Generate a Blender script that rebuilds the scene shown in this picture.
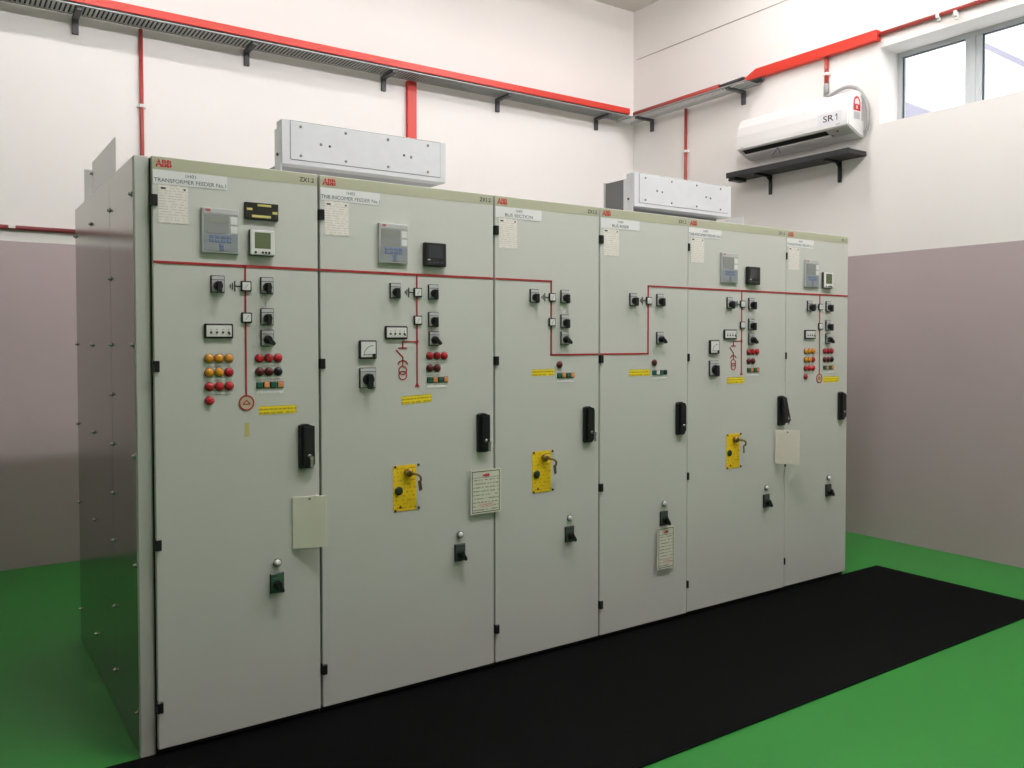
import bpy, bmesh, math, random
from mathutils import Matrix, Vector
random.seed(7)
PI = math.pi
scene = bpy.context.scene
for o in list(bpy.data.objects):
    bpy.data.objects.remove(o, do_unlink=True)
C = scene.collection

# ------------------------------------------------------------------ camera
F_PX, CY = 840.58, 362.52
cam_d = bpy.data.cameras.new('camera'); cam = bpy.data.objects.new('camera', cam_d); C.objects.link(cam)
cam_d.sensor_width = 36.0
cam_d.lens = F_PX * 36.0 / 1024.0
cam_d.shift_y = -(384.0 - CY) / 1024.0
cam_d.clip_start = 0.05
yaw, pitch, roll = 0.6017, -0.0257, -0.0010
fw = Vector((math.sin(yaw)*math.cos(pitch), math.cos(yaw)*math.cos(pitch), math.sin(pitch)))
rt = Vector((math.cos(yaw), -math.sin(yaw), 0)); up = rt.cross(fw)
rt2 = rt*math.cos(roll) + up*math.sin(roll); up2 = -rt*math.sin(roll) + up*math.cos(roll)
M = Matrix((rt2, up2, -fw)).transposed().to_4x4(); M.translation = Vector((-0.6153, -3.0966, 1.4467))
cam.matrix_world = M
scene.camera = cam

# ------------------------------------------------------------------ sky, lamps, exposure
world = bpy.data.worlds.new('overcast_sky'); scene.world = world; world.use_nodes = True
bg = world.node_tree.nodes['Background']; bg.inputs[0].default_value = (0.93, 0.96, 1.0, 1); bg.inputs[1].default_value = 2.2
scene.view_settings.view_transform = 'Standard'; scene.view_settings.look = 'None'
scene.view_settings.gamma = 1.0; scene.view_settings.use_curve_mapping = False
scene.view_settings.exposure = 0.0
# ceiling battens: x, y, brightness of the two bare tubes
LAMPS = [(-0.1, 1.6, 74), (2.0, 1.6, 20), (3.95, 0.75, 98), (0.9, -1.4, 292), (2.7, -1.4, 124), (4.2, -1.8, 215)]
LAMP_Z = 4.50
LAMP_COL = (1.0, 0.955, 0.98)

# ------------------------------------------------------------------ materials
def lin(c):
    return tuple((v/255/12.92 if v/255 <= 0.04045 else ((v/255+0.055)/1.055)**2.4) for v in c) + (1.0,)
MATS = {}
def mat(name, rgb, rough=0.5, metal=0.0, bump=0.0, bscale=40.0, var=0.0, vscale=6.0, emit=0.0, spec=0.5, coat=0.0):
    if name in MATS: return MATS[name]
    m = bpy.data.materials.new(name); m.use_nodes = True; nt = m.node_tree
    b = nt.nodes['Principled BSDF']
    b.inputs['Base Color'].default_value = lin(rgb); b.inputs['Roughness'].default_value = rough
    b.inputs['Metallic'].default_value = metal; b.inputs['Specular IOR Level'].default_value = spec
    b.inputs['Coat Weight'].default_value = coat
    if emit:
        b.inputs['Emission Color'].default_value = lin(rgb); b.inputs['Emission Strength'].default_value = emit
    tc = nt.nodes.new('ShaderNodeTexCoord')
    if var:
        n = nt.nodes.new('ShaderNodeTexNoise'); n.inputs['Scale'].default_value = vscale; n.inputs['Detail'].default_value = 5
        nt.links.new(tc.outputs['Object'], n.inputs['Vector'])
        mx = nt.nodes.new('ShaderNodeMix'); mx.data_type = 'RGBA'
        c = lin(rgb)
        mx.inputs[6].default_value = tuple(v*(1-var) for v in c[:3]) + (1,)
        mx.inputs[7].default_value = tuple(min(1, v*(1+var)) for v in c[:3]) + (1,)
        nt.links.new(n.outputs['Fac'], mx.inputs[0]); nt.links.new(mx.outputs[2], b.inputs['Base Color'])
    if bump:
        n2 = nt.nodes.new('ShaderNodeTexNoise'); n2.inputs['Scale'].default_value = bscale; n2.inputs['Detail'].default_value = 4
        nt.links.new(tc.outputs['Object'], n2.inputs['Vector'])
        bp = nt.nodes.new('ShaderNodeBump'); bp.inputs['Strength'].default_value = bump; bp.inputs['Distance'].default_value = 0.01
        nt.links.new(n2.outputs['Fac'], bp.inputs['Height']); nt.links.new(bp.outputs['Normal'], b.inputs['Normal'])
    MATS[name] = m
    return m

def print_mat(name, rgb, ink, rows, seed=0.0, cover=0.5, strength=0.75, xfreq=140.0, fill=0.38, axis_z=True, red=None):
    """paper or plastic with rows of small print"""
    if name in MATS: return MATS[name]
    m = mat(name, rgb, 0.6); nt = m.node_tree; b = nt.nodes['Principled BSDF']
    N = lambda op, a=None, bb=None: None
    def math_(op, a, bv=None):
        n = nt.nodes.new('ShaderNodeMath'); n.operation = op
        for i, v in enumerate((a, bv)):
            if v is None: continue
            if isinstance(v, (int, float)): n.inputs[i].default_value = v
            else: nt.links.new(v, n.inputs[i])
        return n.outputs[0]
    tc = nt.nodes.new('ShaderNodeTexCoord'); sp = nt.nodes.new('ShaderNodeSeparateXYZ')
    nt.links.new(tc.outputs['Object'], sp.inputs[0])
    r = math_('MULTIPLY', sp.outputs['Z'], rows); fr = math_('FRACT', math_('ADD', r, 100.0)); fl = math_('FLOOR', r)
    m1 = math_('LESS_THAN', fr, fill)
    cb = nt.nodes.new('ShaderNodeCombineXYZ')
    nt.links.new(math_('MULTIPLY', sp.outputs['X'], xfreq), cb.inputs[0]); nt.links.new(math_('ADD', math_('MULTIPLY', fl, 7.31), seed), cb.inputs[1])
    nz = nt.nodes.new('ShaderNodeTexNoise'); nz.inputs['Scale'].default_value = 1.0; nz.inputs['Detail'].default_value = 1.0
    nt.links.new(cb.outputs[0], nz.inputs['Vector'])
    m2 = math_('GREATER_THAN', nz.outputs['Fac'], cover)
    f = math_('MULTIPLY', math_('MULTIPLY', m1, m2), strength)
    mx = nt.nodes.new('ShaderNodeMix'); mx.data_type = 'RGBA'
    mx.inputs[6].default_value = lin(rgb); mx.inputs[7].default_value = lin(ink)
    nt.links.new(f, mx.inputs[0]); nt.links.new(mx.outputs[2], b.inputs['Base Color'])
    return m

def wall_mat():
    m = mat('two_tone_wall_paint', (240, 237, 230), 0.62, bump=0.05, bscale=18); nt = m.node_tree; b = nt.nodes['Principled BSDF']
    geo = nt.nodes.new('ShaderNodeNewGeometry'); sp = nt.nodes.new('ShaderNodeSeparateXYZ'); nt.links.new(geo.outputs['Position'], sp.inputs[0])
    lt = nt.nodes.new('ShaderNodeMath'); lt.operation = 'LESS_THAN'; lt.inputs[1].default_value = 2.079; nt.links.new(sp.outputs['Z'], lt.inputs[0])
    nz = nt.nodes.new('ShaderNodeTexNoise'); nz.inputs['Scale'].default_value = 1.6; nz.inputs['Detail'].default_value = 6; nt.links.new(geo.outputs['Position'], nz.inputs['Vector'])
    lo = nt.nodes.new('ShaderNodeMix'); lo.data_type = 'RGBA'; lo.inputs[6].default_value = lin((178, 162, 163)); lo.inputs[7].default_value = lin((189, 174, 175))
    nt.links.new(nz.outputs['Fac'], lo.inputs[0])
    hi = nt.nodes.new('ShaderNodeMix'); hi.data_type = 'RGBA'; hi.inputs[6].default_value = lin((238, 234, 230)); hi.inputs[7].default_value = lin((243, 240, 236))
    nt.links.new(nz.outputs['Fac'], hi.inputs[0])
    mx = nt.nodes.new('ShaderNodeMix'); mx.data_type = 'RGBA'
    nt.links.new(lt.outputs[0], mx.inputs[0]); nt.links.new(hi.outputs[2], mx.inputs[6]); nt.links.new(lo.outputs[2], mx.inputs[7])
    nt.links.new(mx.outputs[2], b.inputs['Base Color'])
    return m

def side_metal():
    m = mat('brushed_zinc_sheet', (158, 158, 152), 0.17, metal=0.9); nt = m.node_tree; b = nt.nodes['Principled BSDF']
    tc = nt.nodes.new('ShaderNodeTexCoord'); mp = nt.nodes.new('ShaderNodeMapping'); mp.inputs['Scale'].default_value = (3, 3, 200)
    nt.links.new(tc.outputs['Object'], mp.inputs[0])
    n = nt.nodes.new('ShaderNodeTexNoise'); n.inputs['Scale'].default_value = 1.0; n.inputs['Detail'].default_value = 3; nt.links.new(mp.outputs[0], n.inputs['Vector'])
    bp = nt.nodes.new('ShaderNodeBump'); bp.inputs['Strength'].default_value = 0.015; bp.inputs['Distance'].default_value = 0.002
    nt.links.new(n.outputs['Fac'], bp.inputs['Height']); nt.links.new(bp.outputs['Normal'], b.inputs['Normal'])
    return m

WALL = wall_mat()
FLOOR = mat('green_epoxy_floor', (38, 130, 46), 0.34, bump=0.03, bscale=9, var=0.05, vscale=1.3, spec=0.4)
CEIL = mat('ceiling_paint', (226, 222, 214), 0.8)
DOOR = mat('grey_powder_coat', (211, 212, 205), 0.42, bump=0.03, bscale=350)
BODY = mat('grey_cabinet_body', (190, 191, 185), 0.5)
SIDE = side_metal()
BAND = mat('olive_header_band', (186, 187, 160), 0.5)
BLACK = mat('black_plastic', (22, 23, 25), 0.38)
GASKET_SHADE = mat('black_gasket_and_gap_shade', (26, 27, 27), 0.8)
RUBBER = mat('black_rubber_mat', (8, 9, 9), 0.75, bump=0.15, bscale=220, spec=0.04, var=0.12, vscale=4)
MIMIC = mat('dark_red_mimic_line', (170, 38, 44), 0.5)
WHITE = mat('white_plastic', (232, 232, 228), 0.4)
PLATE = mat('silver_name_plate', (238, 238, 237), 0.4)
GREYP = mat('grey_plastic', (184, 185, 184), 0.45)
PALE = mat('pale_grey_plastic', (200, 201, 200), 0.45)
DGREY = mat('dark_grey_plastic', (62, 64, 66), 0.45)
REDP = mat('red_print', (200, 36, 32), 0.5)
INK = mat('black_print', (35, 36, 40), 0.6)
GINK = mat('grey_print', (78, 82, 92), 0.6)
CHROME = mat('bright_metal', (205, 205, 205), 0.22, metal=0.95)
BRASS = mat('brass_metal', (168, 140, 88), 0.3, metal=0.9)
GALV = mat('galvanised_sheet', (214, 217, 219), 0.46, metal=0.35, var=0.05, vscale=24)
GALVP = mat('dull_zinc_plate', (200, 201, 198), 0.28, metal=0.75)
GALVD = mat('dark_duct_sheet', (112, 113, 114), 0.5, metal=0.3)
TRAY = mat('galvanised_cable_tray', (170, 173, 170), 0.5, metal=0.25)
BRKT = mat('dark_grey_bracket', (78, 79, 82), 0.5)
REDT = mat('red_trunking', (208, 54, 38), 0.42)
REDC = mat('red_conduit', (166, 60, 52), 0.42)
DREDC = mat('dark_red_conduit', (112, 26, 30), 0.42)
GREYC = mat('grey_flexible_conduit', (158, 160, 158), 0.45)
ACW = mat('white_appliance_plastic', (238, 237, 235), 0.35)
ACG = mat('warm_grey_appliance_plastic', (205, 203, 197), 0.45)
SHELF = mat('black_painted_board', (38, 40, 42), 0.55, var=0.2, vscale=20)
FRAME = mat('silver_window_frame', (196, 202, 204), 0.4)
AMBER = mat('amber_lens', (222, 152, 40), 0.3); REDL = mat('red_lens', (190, 40, 48), 0.3)
DRED = mat('dark_red_lens', (92, 24, 32), 0.3); BLKL = mat('black_lens', (24, 25, 28), 0.3)
GREENB = mat('green_button', (22, 96, 74), 0.4); ORANB = mat('orange_button', (226, 150, 92), 0.4)
BEZ = mat('lamp_bezel', (70, 50, 40), 0.4)
YELLOW = print_mat('yellow_warning_label', (252, 226, 36), (140, 118, 20), 75, 3.0, 0.42, 0.6, 160, 0.45)
IPLATE = print_mat('yellow_interlock_plate', (255, 214, 18), (150, 105, 15), 62, 9.0, 0.54, 0.5, 110, 0.35)
FADED = mat('faded_yellow_sticker', (206, 198, 128), 0.6)
SHEET = print_mat('typed_data_sheet', (240, 235, 226), (160, 152, 142), 110, 1.0, 0.45, 0.35, 110, 0.35)
NOTICE = print_mat('typed_notice', (226, 226, 206), (105, 105, 95), 62, 5.0, 0.46, 0.65, 120, 0.3)
CARD = mat('cream_card', (240, 238, 220), 0.6); CARD2 = mat('beige_card', (242, 234, 220), 0.6)
LCD = mat('green_grey_lcd', (104, 116, 84), 0.25); LCD2 = mat('dark_lcd', (58, 62, 64), 0.2); LCD3 = mat('grey_lcd', (150, 156, 146), 0.3)
BLUEA = mat('blue_grey_keypad', (152, 156, 160), 0.45); BLUEK = mat('blue_key_symbol', (122, 138, 172), 0.45)
GREENP = mat('dark_green_selector', (52, 96, 70), 0.45); DGREENP = mat('slate_green_selector', (66, 78, 72), 0.45)
DIAL = mat('green_black_dial', (40, 58, 34), 0.4)

# ------------------------------------------------------------------ mesh helpers
def new_mesh(name, bm, m):
    me = bpy.data.meshes.new(name); bm.to_mesh(me); bm.free()
    if m: me.materials.append(m)
    return me
def add_box(bm, x0, x1, y0, y1, z0, z1, bev=0.0, seg=1):
    vs = [bm.verts.new((x, y, z)) for x in (x0, x1) for y in (y0, y1) for z in (z0, z1)]
    idx = [(0, 1, 3, 2), (4, 6, 7, 5), (0, 4, 5, 1), (2, 3, 7, 6), (0, 2, 6, 4), (1, 5, 7, 3)]
    fs = [bm.faces.new([vs[i] for i in f]) for f in idx]
    if bev:
        es = list({e for f in fs for e in f.edges})
        bmesh.ops.bevel(bm, geom=es, offset=bev, segments=seg, affect='EDGES', profile=0.5)
def box(name, x0, x1, y0, y1, z0, z1, m, bev=0.0, seg=1):
    bm = bmesh.new(); add_box(bm, x0, x1, y0, y1, z0, z1, bev, seg); bm.normal_update(); return new_mesh(name, bm, m)
def add_prism(bm, pts, axis, a0, a1):
    """extrude polygon pts (2D) along axis ('x','y','z') from a0 to a1"""
    def P(p, a):
        return {'x': (a, p[0], p[1]), 'y': (p[0], a, p[1]), 'z': (p[0], p[1], a)}[axis]
    A = [bm.verts.new(P(p, a0)) for p in pts]; B = [bm.verts.new(P(p, a1)) for p in pts]
    n = len(pts); fs = [bm.faces.new(A), bm.faces.new(B[::-1])]
    for i in range(n): fs.append(bm.faces.new((A[i], B[i], B[(i+1) % n], A[(i+1) % n])))
    bmesh.ops.recalc_face_normals(bm, faces=fs)
    return fs
def prism(name, pts, axis, a0, a1, m, bev=0.0):
    bm = bmesh.new(); add_prism(bm, pts, axis, a0, a1)
    if bev: bmesh.ops.bevel(bm, geom=bm.edges[:], offset=bev, segments=1, affect='EDGES')
    return new_mesh(name, bm, m)
def add_lathe(bm, prof, axis='y', n=20, c=(0, 0, 0)):
    """prof: list of (radius, along); axis y: along = -y (towards the viewer)"""
    rings = []
    for r, a in prof:
        ring = []
        for k in range(n):
            t = 2*PI*k/n
            if axis == 'y': p = (c[0]+r*math.cos(t), c[1]-a, c[2]+r*math.sin(t))
            elif axis == 'x': p = (c[0]-a, c[1]+r*math.cos(t), c[2]+r*math.sin(t))
            else: p = (c[0]+r*math.cos(t), c[1]+r*math.sin(t), c[2]+a)
            ring.append(bm.verts.new(p))
        rings.append(ring)
    fs = []
    for i in range(len(rings)-1):
        for k in range(n):
            fs.append(bm.faces.new((rings[i][k], rings[i][(k+1) % n], rings[i+1][(k+1) % n], rings[i+1][k])))
    fs.append(bm.faces.new(rings[0])); fs.append(bm.faces.new(rings[-1]))
    bmesh.ops.recalc_face_normals(bm, faces=fs)
def lathe(name, prof, m, axis='y', n=20, smooth=True):
    bm = bmesh.new(); add_lathe(bm, prof, axis, n); me = new_mesh(name, bm, m)
    if smooth:
        for p in me.polygons: p.use_smooth = len(p.vertices) == 4
    return me
def add_tube(bm, pts, r, n=10):
    pts = [Vector(p) for p in pts]; rings = []
    prev = None
    for i, p in enumerate(pts):
        t = (pts[min(i+1, len(pts)-1)] - pts[max(i-1, 0)]).normalized()
        ref = Vector((0, 0, 1)) if abs(t.z) < 0.9 else Vector((1, 0, 0))
        u = t.cross(ref).normalized() if prev is None else (prev - t*prev.dot(t)).normalized()
        prev = u; v = t.cross(u)
        rings.append([bm.verts.new(p + (u*math.cos(2*PI*k/n) + v*math.sin(2*PI*k/n))*r) for k in range(n)])
    fs = []
    for i in range(len(rings)-1):
        for k in range(n):
            fs.append(bm.faces.new((rings[i][k], rings[i][(k+1) % n], rings[i+1][(k+1) % n], rings[i+1][k])))
    fs.append(bm.faces.new(rings[0])); fs.append(bm.faces.new(rings[-1]))
    bmesh.ops.recalc_face_normals(bm, faces=fs)
def tube(name, pts, r, m, n=10):
    bm = bmesh.new(); add_tube(bm, pts, r, n); me = new_mesh(name, bm, m)
    for p in me.polygons: p.use_smooth = len(p.vertices) == 4
    return me
def smooth_path(pts, k=6):
    pts = [Vector(p) for p in pts]; out = []
    for i in range(len(pts)-1):
        p0, p1, p2, p3 = pts[max(i-1, 0)], pts[i], pts[i+1], pts[min(i+2, len(pts)-1)]
        for j in range(k):
            t = j/k
            out.append(0.5*((2*p1) + (p2-p0)*t + (2*p0-5*p1+4*p2-p3)*t*t + (3*p1-p0-3*p2+p3)*t**3))
    out.append(pts[-1]); return out
def ring_mesh(name, r0, r1, y0, y1, m, n=28):
    bm = bmesh.new(); L = []
    for r, y in ((r0, y0), (r1, y0), (r1, y1), (r0, y1)):
        L.append([bm.verts.new((r*math.cos(2*PI*k/n), y, r*math.sin(2*PI*k/n))) for k in range(n)])
    fs = []
    for a in range(4):
        for k in range(n):
            fs.append(bm.faces.new((L[a][k], L[a][(k+1) % n], L[(a+1) % 4][(k+1) % n], L[(a+1) % 4][k])))
    bmesh.ops.recalc_face_normals(bm, faces=fs); return new_mesh(name, bm, m)
TEXTS = {}
def text_mesh(body, w, h, m, bold=0.0, depth=0.0006, xalign=0.0):
    """flat lettering w x h metres in the local XZ plane, facing -Y, lower-left corner at the origin"""
    key = (body, round(w, 4), round(h, 4), m.name, bold)
    if key in TEXTS: return TEXTS[key]
    cu = bpy.data.curves.new('lettering', 'FONT'); cu.body = body; cu.size = 1.0; cu.offset = bold; cu.resolution_u = 3; cu.fill_mode = 'BOTH'
    ob = bpy.data.objects.new('lettering', cu); C.objects.link(ob)
    bpy.context.view_layer.update()
    me = bpy.data.meshes.new_from_object(ob.evaluated_get(bpy.context.evaluated_depsgraph_get()))
    bpy.data.objects.remove(ob, do_unlink=True); bpy.data.curves.remove(cu)
    xs = [v.co.x for v in me.vertices]; ys = [v.co.y for v in me.vertices]
    sx = w/(max(xs)-min(xs)); sy = h/(max(ys)-min(ys)); x0, y0 = min(xs), min(ys)
    for v in me.vertices:
        v.co = Vector(((v.co.x-x0)*sx, -depth, (v.co.y-y0)*sy))
    me.materials.clear(); me.materials.append(m)
    TEXTS[key] = me
    return me

# ------------------------------------------------------------------ scene-graph helpers
def obj(name, me, parent=None, loc=(0, 0, 0), rot=(0, 0, 0), label=None):
    o = bpy.data.objects.new(name, me); C.objects.link(o)
    o.location = loc; o.rotation_euler = rot
    if parent is not None: o.parent = parent
    if label: o['label'] = label
    return o
def tag(o, label, cat, group=None):
    o['label'] = label; o['category'] = cat
    if group: o['group'] = group
    return o
def thing(name, label, cat, loc=(0, 0, 0), rotz=0.0, group=None):
    o = obj(name, None, None, loc, (0, 0, rotz)); o.empty_display_size = 0.1
    return tag(o, label, cat, group)
def struct(name, me, label=None, cat=None, parent=None):
    o = obj(name, me, parent); o['kind'] = 'structure'
    if label: o['label'] = label
    if cat: o['category'] = cat
    return o
SH = {}
def shared(key, fn):
    if key not in SH: SH[key] = fn()
    return SH[key]

# ------------------------------------------------------------------ room
XR, YB, ZC, XL, YF, T = 5.065, 3.07, 4.655, -4.6, -7.0, 0.30
struct('floor', box('floor', XL-T, XR+T, YF-T, YB+T, -0.1, 0.0, FLOOR), 'glossy green epoxy painted floor', 'floor')
struct('ceiling', box('ceiling', XL-T, XR+T, YF-T, YB+T, ZC, ZC+0.15, CEIL), 'plain grey-white ceiling', 'ceiling')
struct('wall_back', box('wall_back', XL-T, XR+T, YB, YB+T, 0, ZC, WALL), 'white wall with mauve lower half behind the switchgear', 'wall')
struct('wall_left', box('wall_left', XL-T, XL, YF, YB, 0, ZC, WALL), 'white and mauve side wall left of the camera', 'wall')
struct('wall_front', box('wall_front', XL-T, XR+T, YF-T, YF, 0, ZC, WALL), 'white and mauve wall behind the camera', 'wall')
WY0, WY1, WZ0, WZ1 = -1.75, 0.458, 3.02, 3.567
bm = bmesh.new()
add_box(bm, XR, XR+T, YF, WY0, 0, ZC); add_box(bm, XR, XR+T, WY1, YB, 0, ZC)
add_box(bm, XR, XR+T, WY0, WY1, 0, WZ0); add_box(bm, XR, XR+T, WY0, WY1, WZ1, ZC)
struct('wall_right', new_mesh('wall_right', bm, WALL), 'white and mauve wall with the high window and air conditioner', 'wall')

# high window: frame, mullions, panes
win = struct('window_1', None, 'high aluminium window with bright panes in the right wall', 'window'); win.empty_display_size = 0.1
fx0, fx1 = 5.29, 5.345
bm = bmesh.new()
add_box(bm, fx0, fx1, WY1-0.035, WY1, WZ0, WZ1); add_box(bm, fx0, fx1, WY0, WY0+0.035, WZ0, WZ1)
add_box(bm, fx0, fx1, WY0+0.035, WY1-0.035, WZ1-0.035, WZ1); add_box(bm, fx0, fx1, WY0+0.035, WY1-0.035, WZ0, WZ0+0.035)
obj('window_frame', new_mesh('window_frame', bm, FRAME), win)
glass = bpy.data.materials.new('window_glass'); glass.use_nodes = True
gb = glass.node_tree.nodes['Principled BSDF']; gb.inputs['Base Color'].default_value = (0.95, 0.97, 0.98, 1)
gb.inputs['Roughness'].default_value = 0.02; gb.inputs['Transmission Weight'].default_value = 1.0; gb.inputs['IOR'].default_value = 1.03
edges = [WY1-0.035]
for ym in (-0.095, -0.65, -1.2):
    bm = bmesh.new(); add_box(bm, fx0-0.012, fx1, ym-0.055, ym+0.055, WZ0+0.035, WZ1-0.035, 0.006)
    add_box(bm, fx0-0.02, fx0-0.012, ym-0.02, ym+0.02, WZ0+0.04, WZ1-0.04)
    obj('mullion', new_mesh('mullion', bm, FRAME), win); edges += [ym+0.055, ym-0.055]
edges.append(WY0+0.035)
for k in range(0, len(edges), 2):
    ya, yb = edges[k+1], edges[k]
    obj('pane', box('pane', 5.314, 5.32, ya, yb, WZ0+0.035, WZ1-0.035, glass), win)
    obj('pane_gasket', box('pane_gasket', 5.30, 5.312, yb-0.008, yb, WZ0+0.035, WZ1-0.035, DGREY), win)
    obj('pane_gasket', box('pane_gasket', 5.30, 5.312, ya+0.008, yb-0.008, WZ1-0.041, WZ1-0.035, DGREY), win)

# neighbouring roof seen through the window
ROOF = mat('lavender_metal_roof', (190, 187, 202), 0.6); OUTW = mat('outside_white_wall', (245, 245, 245), 0.8)
nb = thing('neighbouring_roof', 'lavender grey roof edge outside the high window', 'roof', (6.5, 1.6, 0))
obj('roof_slab', prism('roof_slab', [(-3.4, 2.0), (1.2, 2.0), (1.2, 3.96), (-0.45, 3.58), (-0.76, 3.40), (-3.4, 2.1)], 'x', 0.0, 0.4, ROOF), nb)
obj('rafter_beam', prism('rafter_beam', [(-1.20, 3.86), (-1.20, 3.81), (-2.6, 2.74), (-2.6, 2.80)], 'x', -0.1, 0.0, ROOF), nb)

# ------------------------------------------------------------------ ceiling battens (above the frame, they light the room)
for i, (lx, ly, pw) in enumerate(LAMPS):
    t = thing('batten_light', 'long white fluorescent batten hanging under the ceiling', 'light', (lx, ly, 0), 0, 'fluorescent battens under the ceiling')
    obj('housing', shared('bat_h', lambda: box('housing', -0.62, 0.62, -0.09, 0.09, LAMP_Z+0.01, LAMP_Z+0.07, WHITE, 0.008)), t)
    tm = mat('lit_tube_%d' % i, (255, 255, 255), 0.4, emit=pw); tm.node_tree.nodes['Principled BSDF'].inputs['Emission Color'].default_value = LAMP_COL + (1,)
    for s in (-1, 1):
        obj('tube', shared(('bat_t', i), lambda: tube('tube', [(-0.59, 0, LAMP_Z-0.006), (0.59, 0, LAMP_Z-0.006)], 0.013, tm)), t, (0, s*0.05, 0))
        obj('hanger', shared('bat_r', lambda: tube('hanger', [(0, 0, LAMP_Z+0.07), (0, 0, ZC)], 0.006, CHROME)), t, (s*0.45, 0, 0))

# ------------------------------------------------------------------ rubber mat
tag(obj('rubber_mat', box('rubber_mat', -0.75, 4.345, -1.028, -0.002, 0.0, 0.006, RUBBER, 0.0015)),
    'long black rubber mat on the green floor before the switchgear', 'mat')

# ------------------------------------------------------------------ switchgear parts
H, D, F = 2.081, 1.449, -0.025          # height, depth, door front
SETBACK = [0, 0, 0, 0, 0.007, 0.013]   # the last two panels stand slightly further back
HINGE = [0.021, 0.021, 0.021, 0.021, 0.013, 0.008]
WIDTH = [0.6, 0.8, 0.6, 0.6, 0.8, 0.6]
X0S = [0.0, 0.6, 1.4, 2.0, 2.6, 3.4]

def rotary(p, cx, cz, ang=0.0, w=0.049, h=0.062, face=GREYP):
    key = (round(w, 3), round(h, 3), face.name)
    s = obj('rotary_switch', shared(('rb',)+key, lambda: box('rotary_switch', -w/2, w/2, -0.008, 0.0, -h/2, h/2, BLACK, 0.002)), p, (cx, F, cz))
    obj('face_plate', shared(('rf',)+key, lambda: box('face_plate', -w/2+0.003, w/2-0.003, -0.0105, -0.007, -h/2+0.003, h/2-0.017, face, 0.001)), s)
    obj('legend_strip', shared(('rl',)+key, lambda: box('legend_strip', -w/2+0.003, w/2-0.003, -0.0105, -0.007, h/2-0.015, h/2-0.003, PALE if face is GREYP else face, 0.001)), s)
    def knob():
        k = w/0.049
        bm = bmesh.new(); add_lathe(bm, [(0.0165*k, 0.0), (0.0165*k, 0.008), (0.0145*k, 0.012)], 'y', 20)
        add_prism(bm, [(-0.0062*k, 0.0145*k), (0.0062*k, 0.0145*k), (0.0072*k, -0.019*k), (0.004*k, -0.026*k), (-0.004*k, -0.026*k), (-0.0072*k, -0.019*k)], 'y', -0.027, -0.011)
        return new_mesh('knob', bm, BLACK)
    obj('knob', shared(('rk', round(w, 3)), knob), s, (0, -0.0105, -0.006), (0, ang, 0))
    return s
def position_indicator(p, cx, cz):
    s = obj('position_indicator', shared('pi', lambda: box('position_indicator', -0.019, 0.019, -0.009, 0, -0.019, 0.019, BLACK, 0.002)), p, (cx, F, cz))
    obj('indicator_face', shared('pif', lambda: box('indicator_face', -0.0145, 0.0145, -0.0105, -0.008, -0.0145, 0.0145, WHITE, 0.001)), s)
    obj('indicator_flag', shared('pig', lambda: box('indicator_flag', -0.0015, 0.0015, -0.0112, -0.0104, -0.010, 0.010, GREYP)), s, (0, 0, 0), (0, 0.6, 0))
def earth_symbol(p, cx, cz):
    def f():
        bm = bmesh.new()
        add_box(bm, -0.022, 0, -0.002, 0, -0.002, 0.002); add_box(bm, -0.0245, -0.0205, -0.002, 0, -0.019, 0.019)
        add_box(bm, -0.0325, -0.0295, -0.002, 0, -0.012, 0.012); add_box(bm, -0.040, -0.037, -0.002, 0, -0.006, 0.006)
        return new_mesh('earth_symbol', bm, BLACK)
    obj('earth_symbol', shared('earth', f), p, (cx, F, cz))
def voltage_box(p, cx, cz):
    s = obj('voltage_indicator', shared('vb', lambda: box('voltage_indicator', -0.0505, 0.0505, -0.010, 0, -0.0265, 0.0265, BLACK, 0.003)), p, (cx, F, cz))
    obj('indicator_face', shared('vbf', lambda: box('indicator_face', -0.044, 0.044, -0.0115, -0.009, -0.020, 0.020, WHITE, 0.001)), s)
    for k in range(4):
        x = -0.028 + 0.0205*k
        obj('test_socket', shared('vbs', lambda: lathe('test_socket', [(0.0042, 0), (0.0042, 0.003), (0.002, 0.0034)], DGREY, n=12)), s, (x, -0.0112, -0.005))
        obj('small_led', shared('vbl', lambda: lathe('small_led', [(0.0018, 0), (0.0018, 0.002), (0.001, 0.0025)], REDL, n=8)), s, (x, -0.0112, 0.006))
    obj('lock_screw', shared('vbk', lambda: lathe('lock_screw', [(0.0034, 0), (0.0034, 0.004), (0.002, 0.005)], BLACK, n=10)), s, (0.036, -0.0112, -0.010))
def pilot(p, cx, cz, m, r=0.0158):
    s = obj('pilot_lamp', shared(('pl', m.name, r), lambda: lathe('pilot_lamp', [(r, 0), (r, 0.004), (r*0.93, 0.0075), (r*0.74, 0.0105), (r*0.45, 0.0125), (r*0.12, 0.0133)], m, n=22)), p, (cx, F, cz))
    obj('bezel', shared(('plb', r), lambda: ring_mesh('bezel', r*0.98, r*1.06, -0.005, 0, BEZ, 22)), s)
def strip(p, x0, x1, z0, z1, m=None, name='label_strip'):
    bm = bmesh.new(); add_box(bm, x0, x1, F-0.0012, F, z0, z1)
    obj(name, new_mesh(name, bm, m or print_mat('lamp_legend', (246, 246, 244), (150, 150, 148), 95, 2.0, 0.5, 0.35, 180, 0.4)), p)
def button(p, cx, cz, m):
    s = obj('push_button', shared(('pb', m.name), lambda: box('push_button', -0.0105, 0.0105, -0.008, 0, -0.0105, 0.0105, m, 0.003, 2)), p, (cx, F, cz))
    obj('bezel', shared('pbb', lambda: box('bezel', -0.0125, 0.0125, -0.004, 0, -0.0125, 0.0125, BLACK, 0.002)), s)
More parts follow.
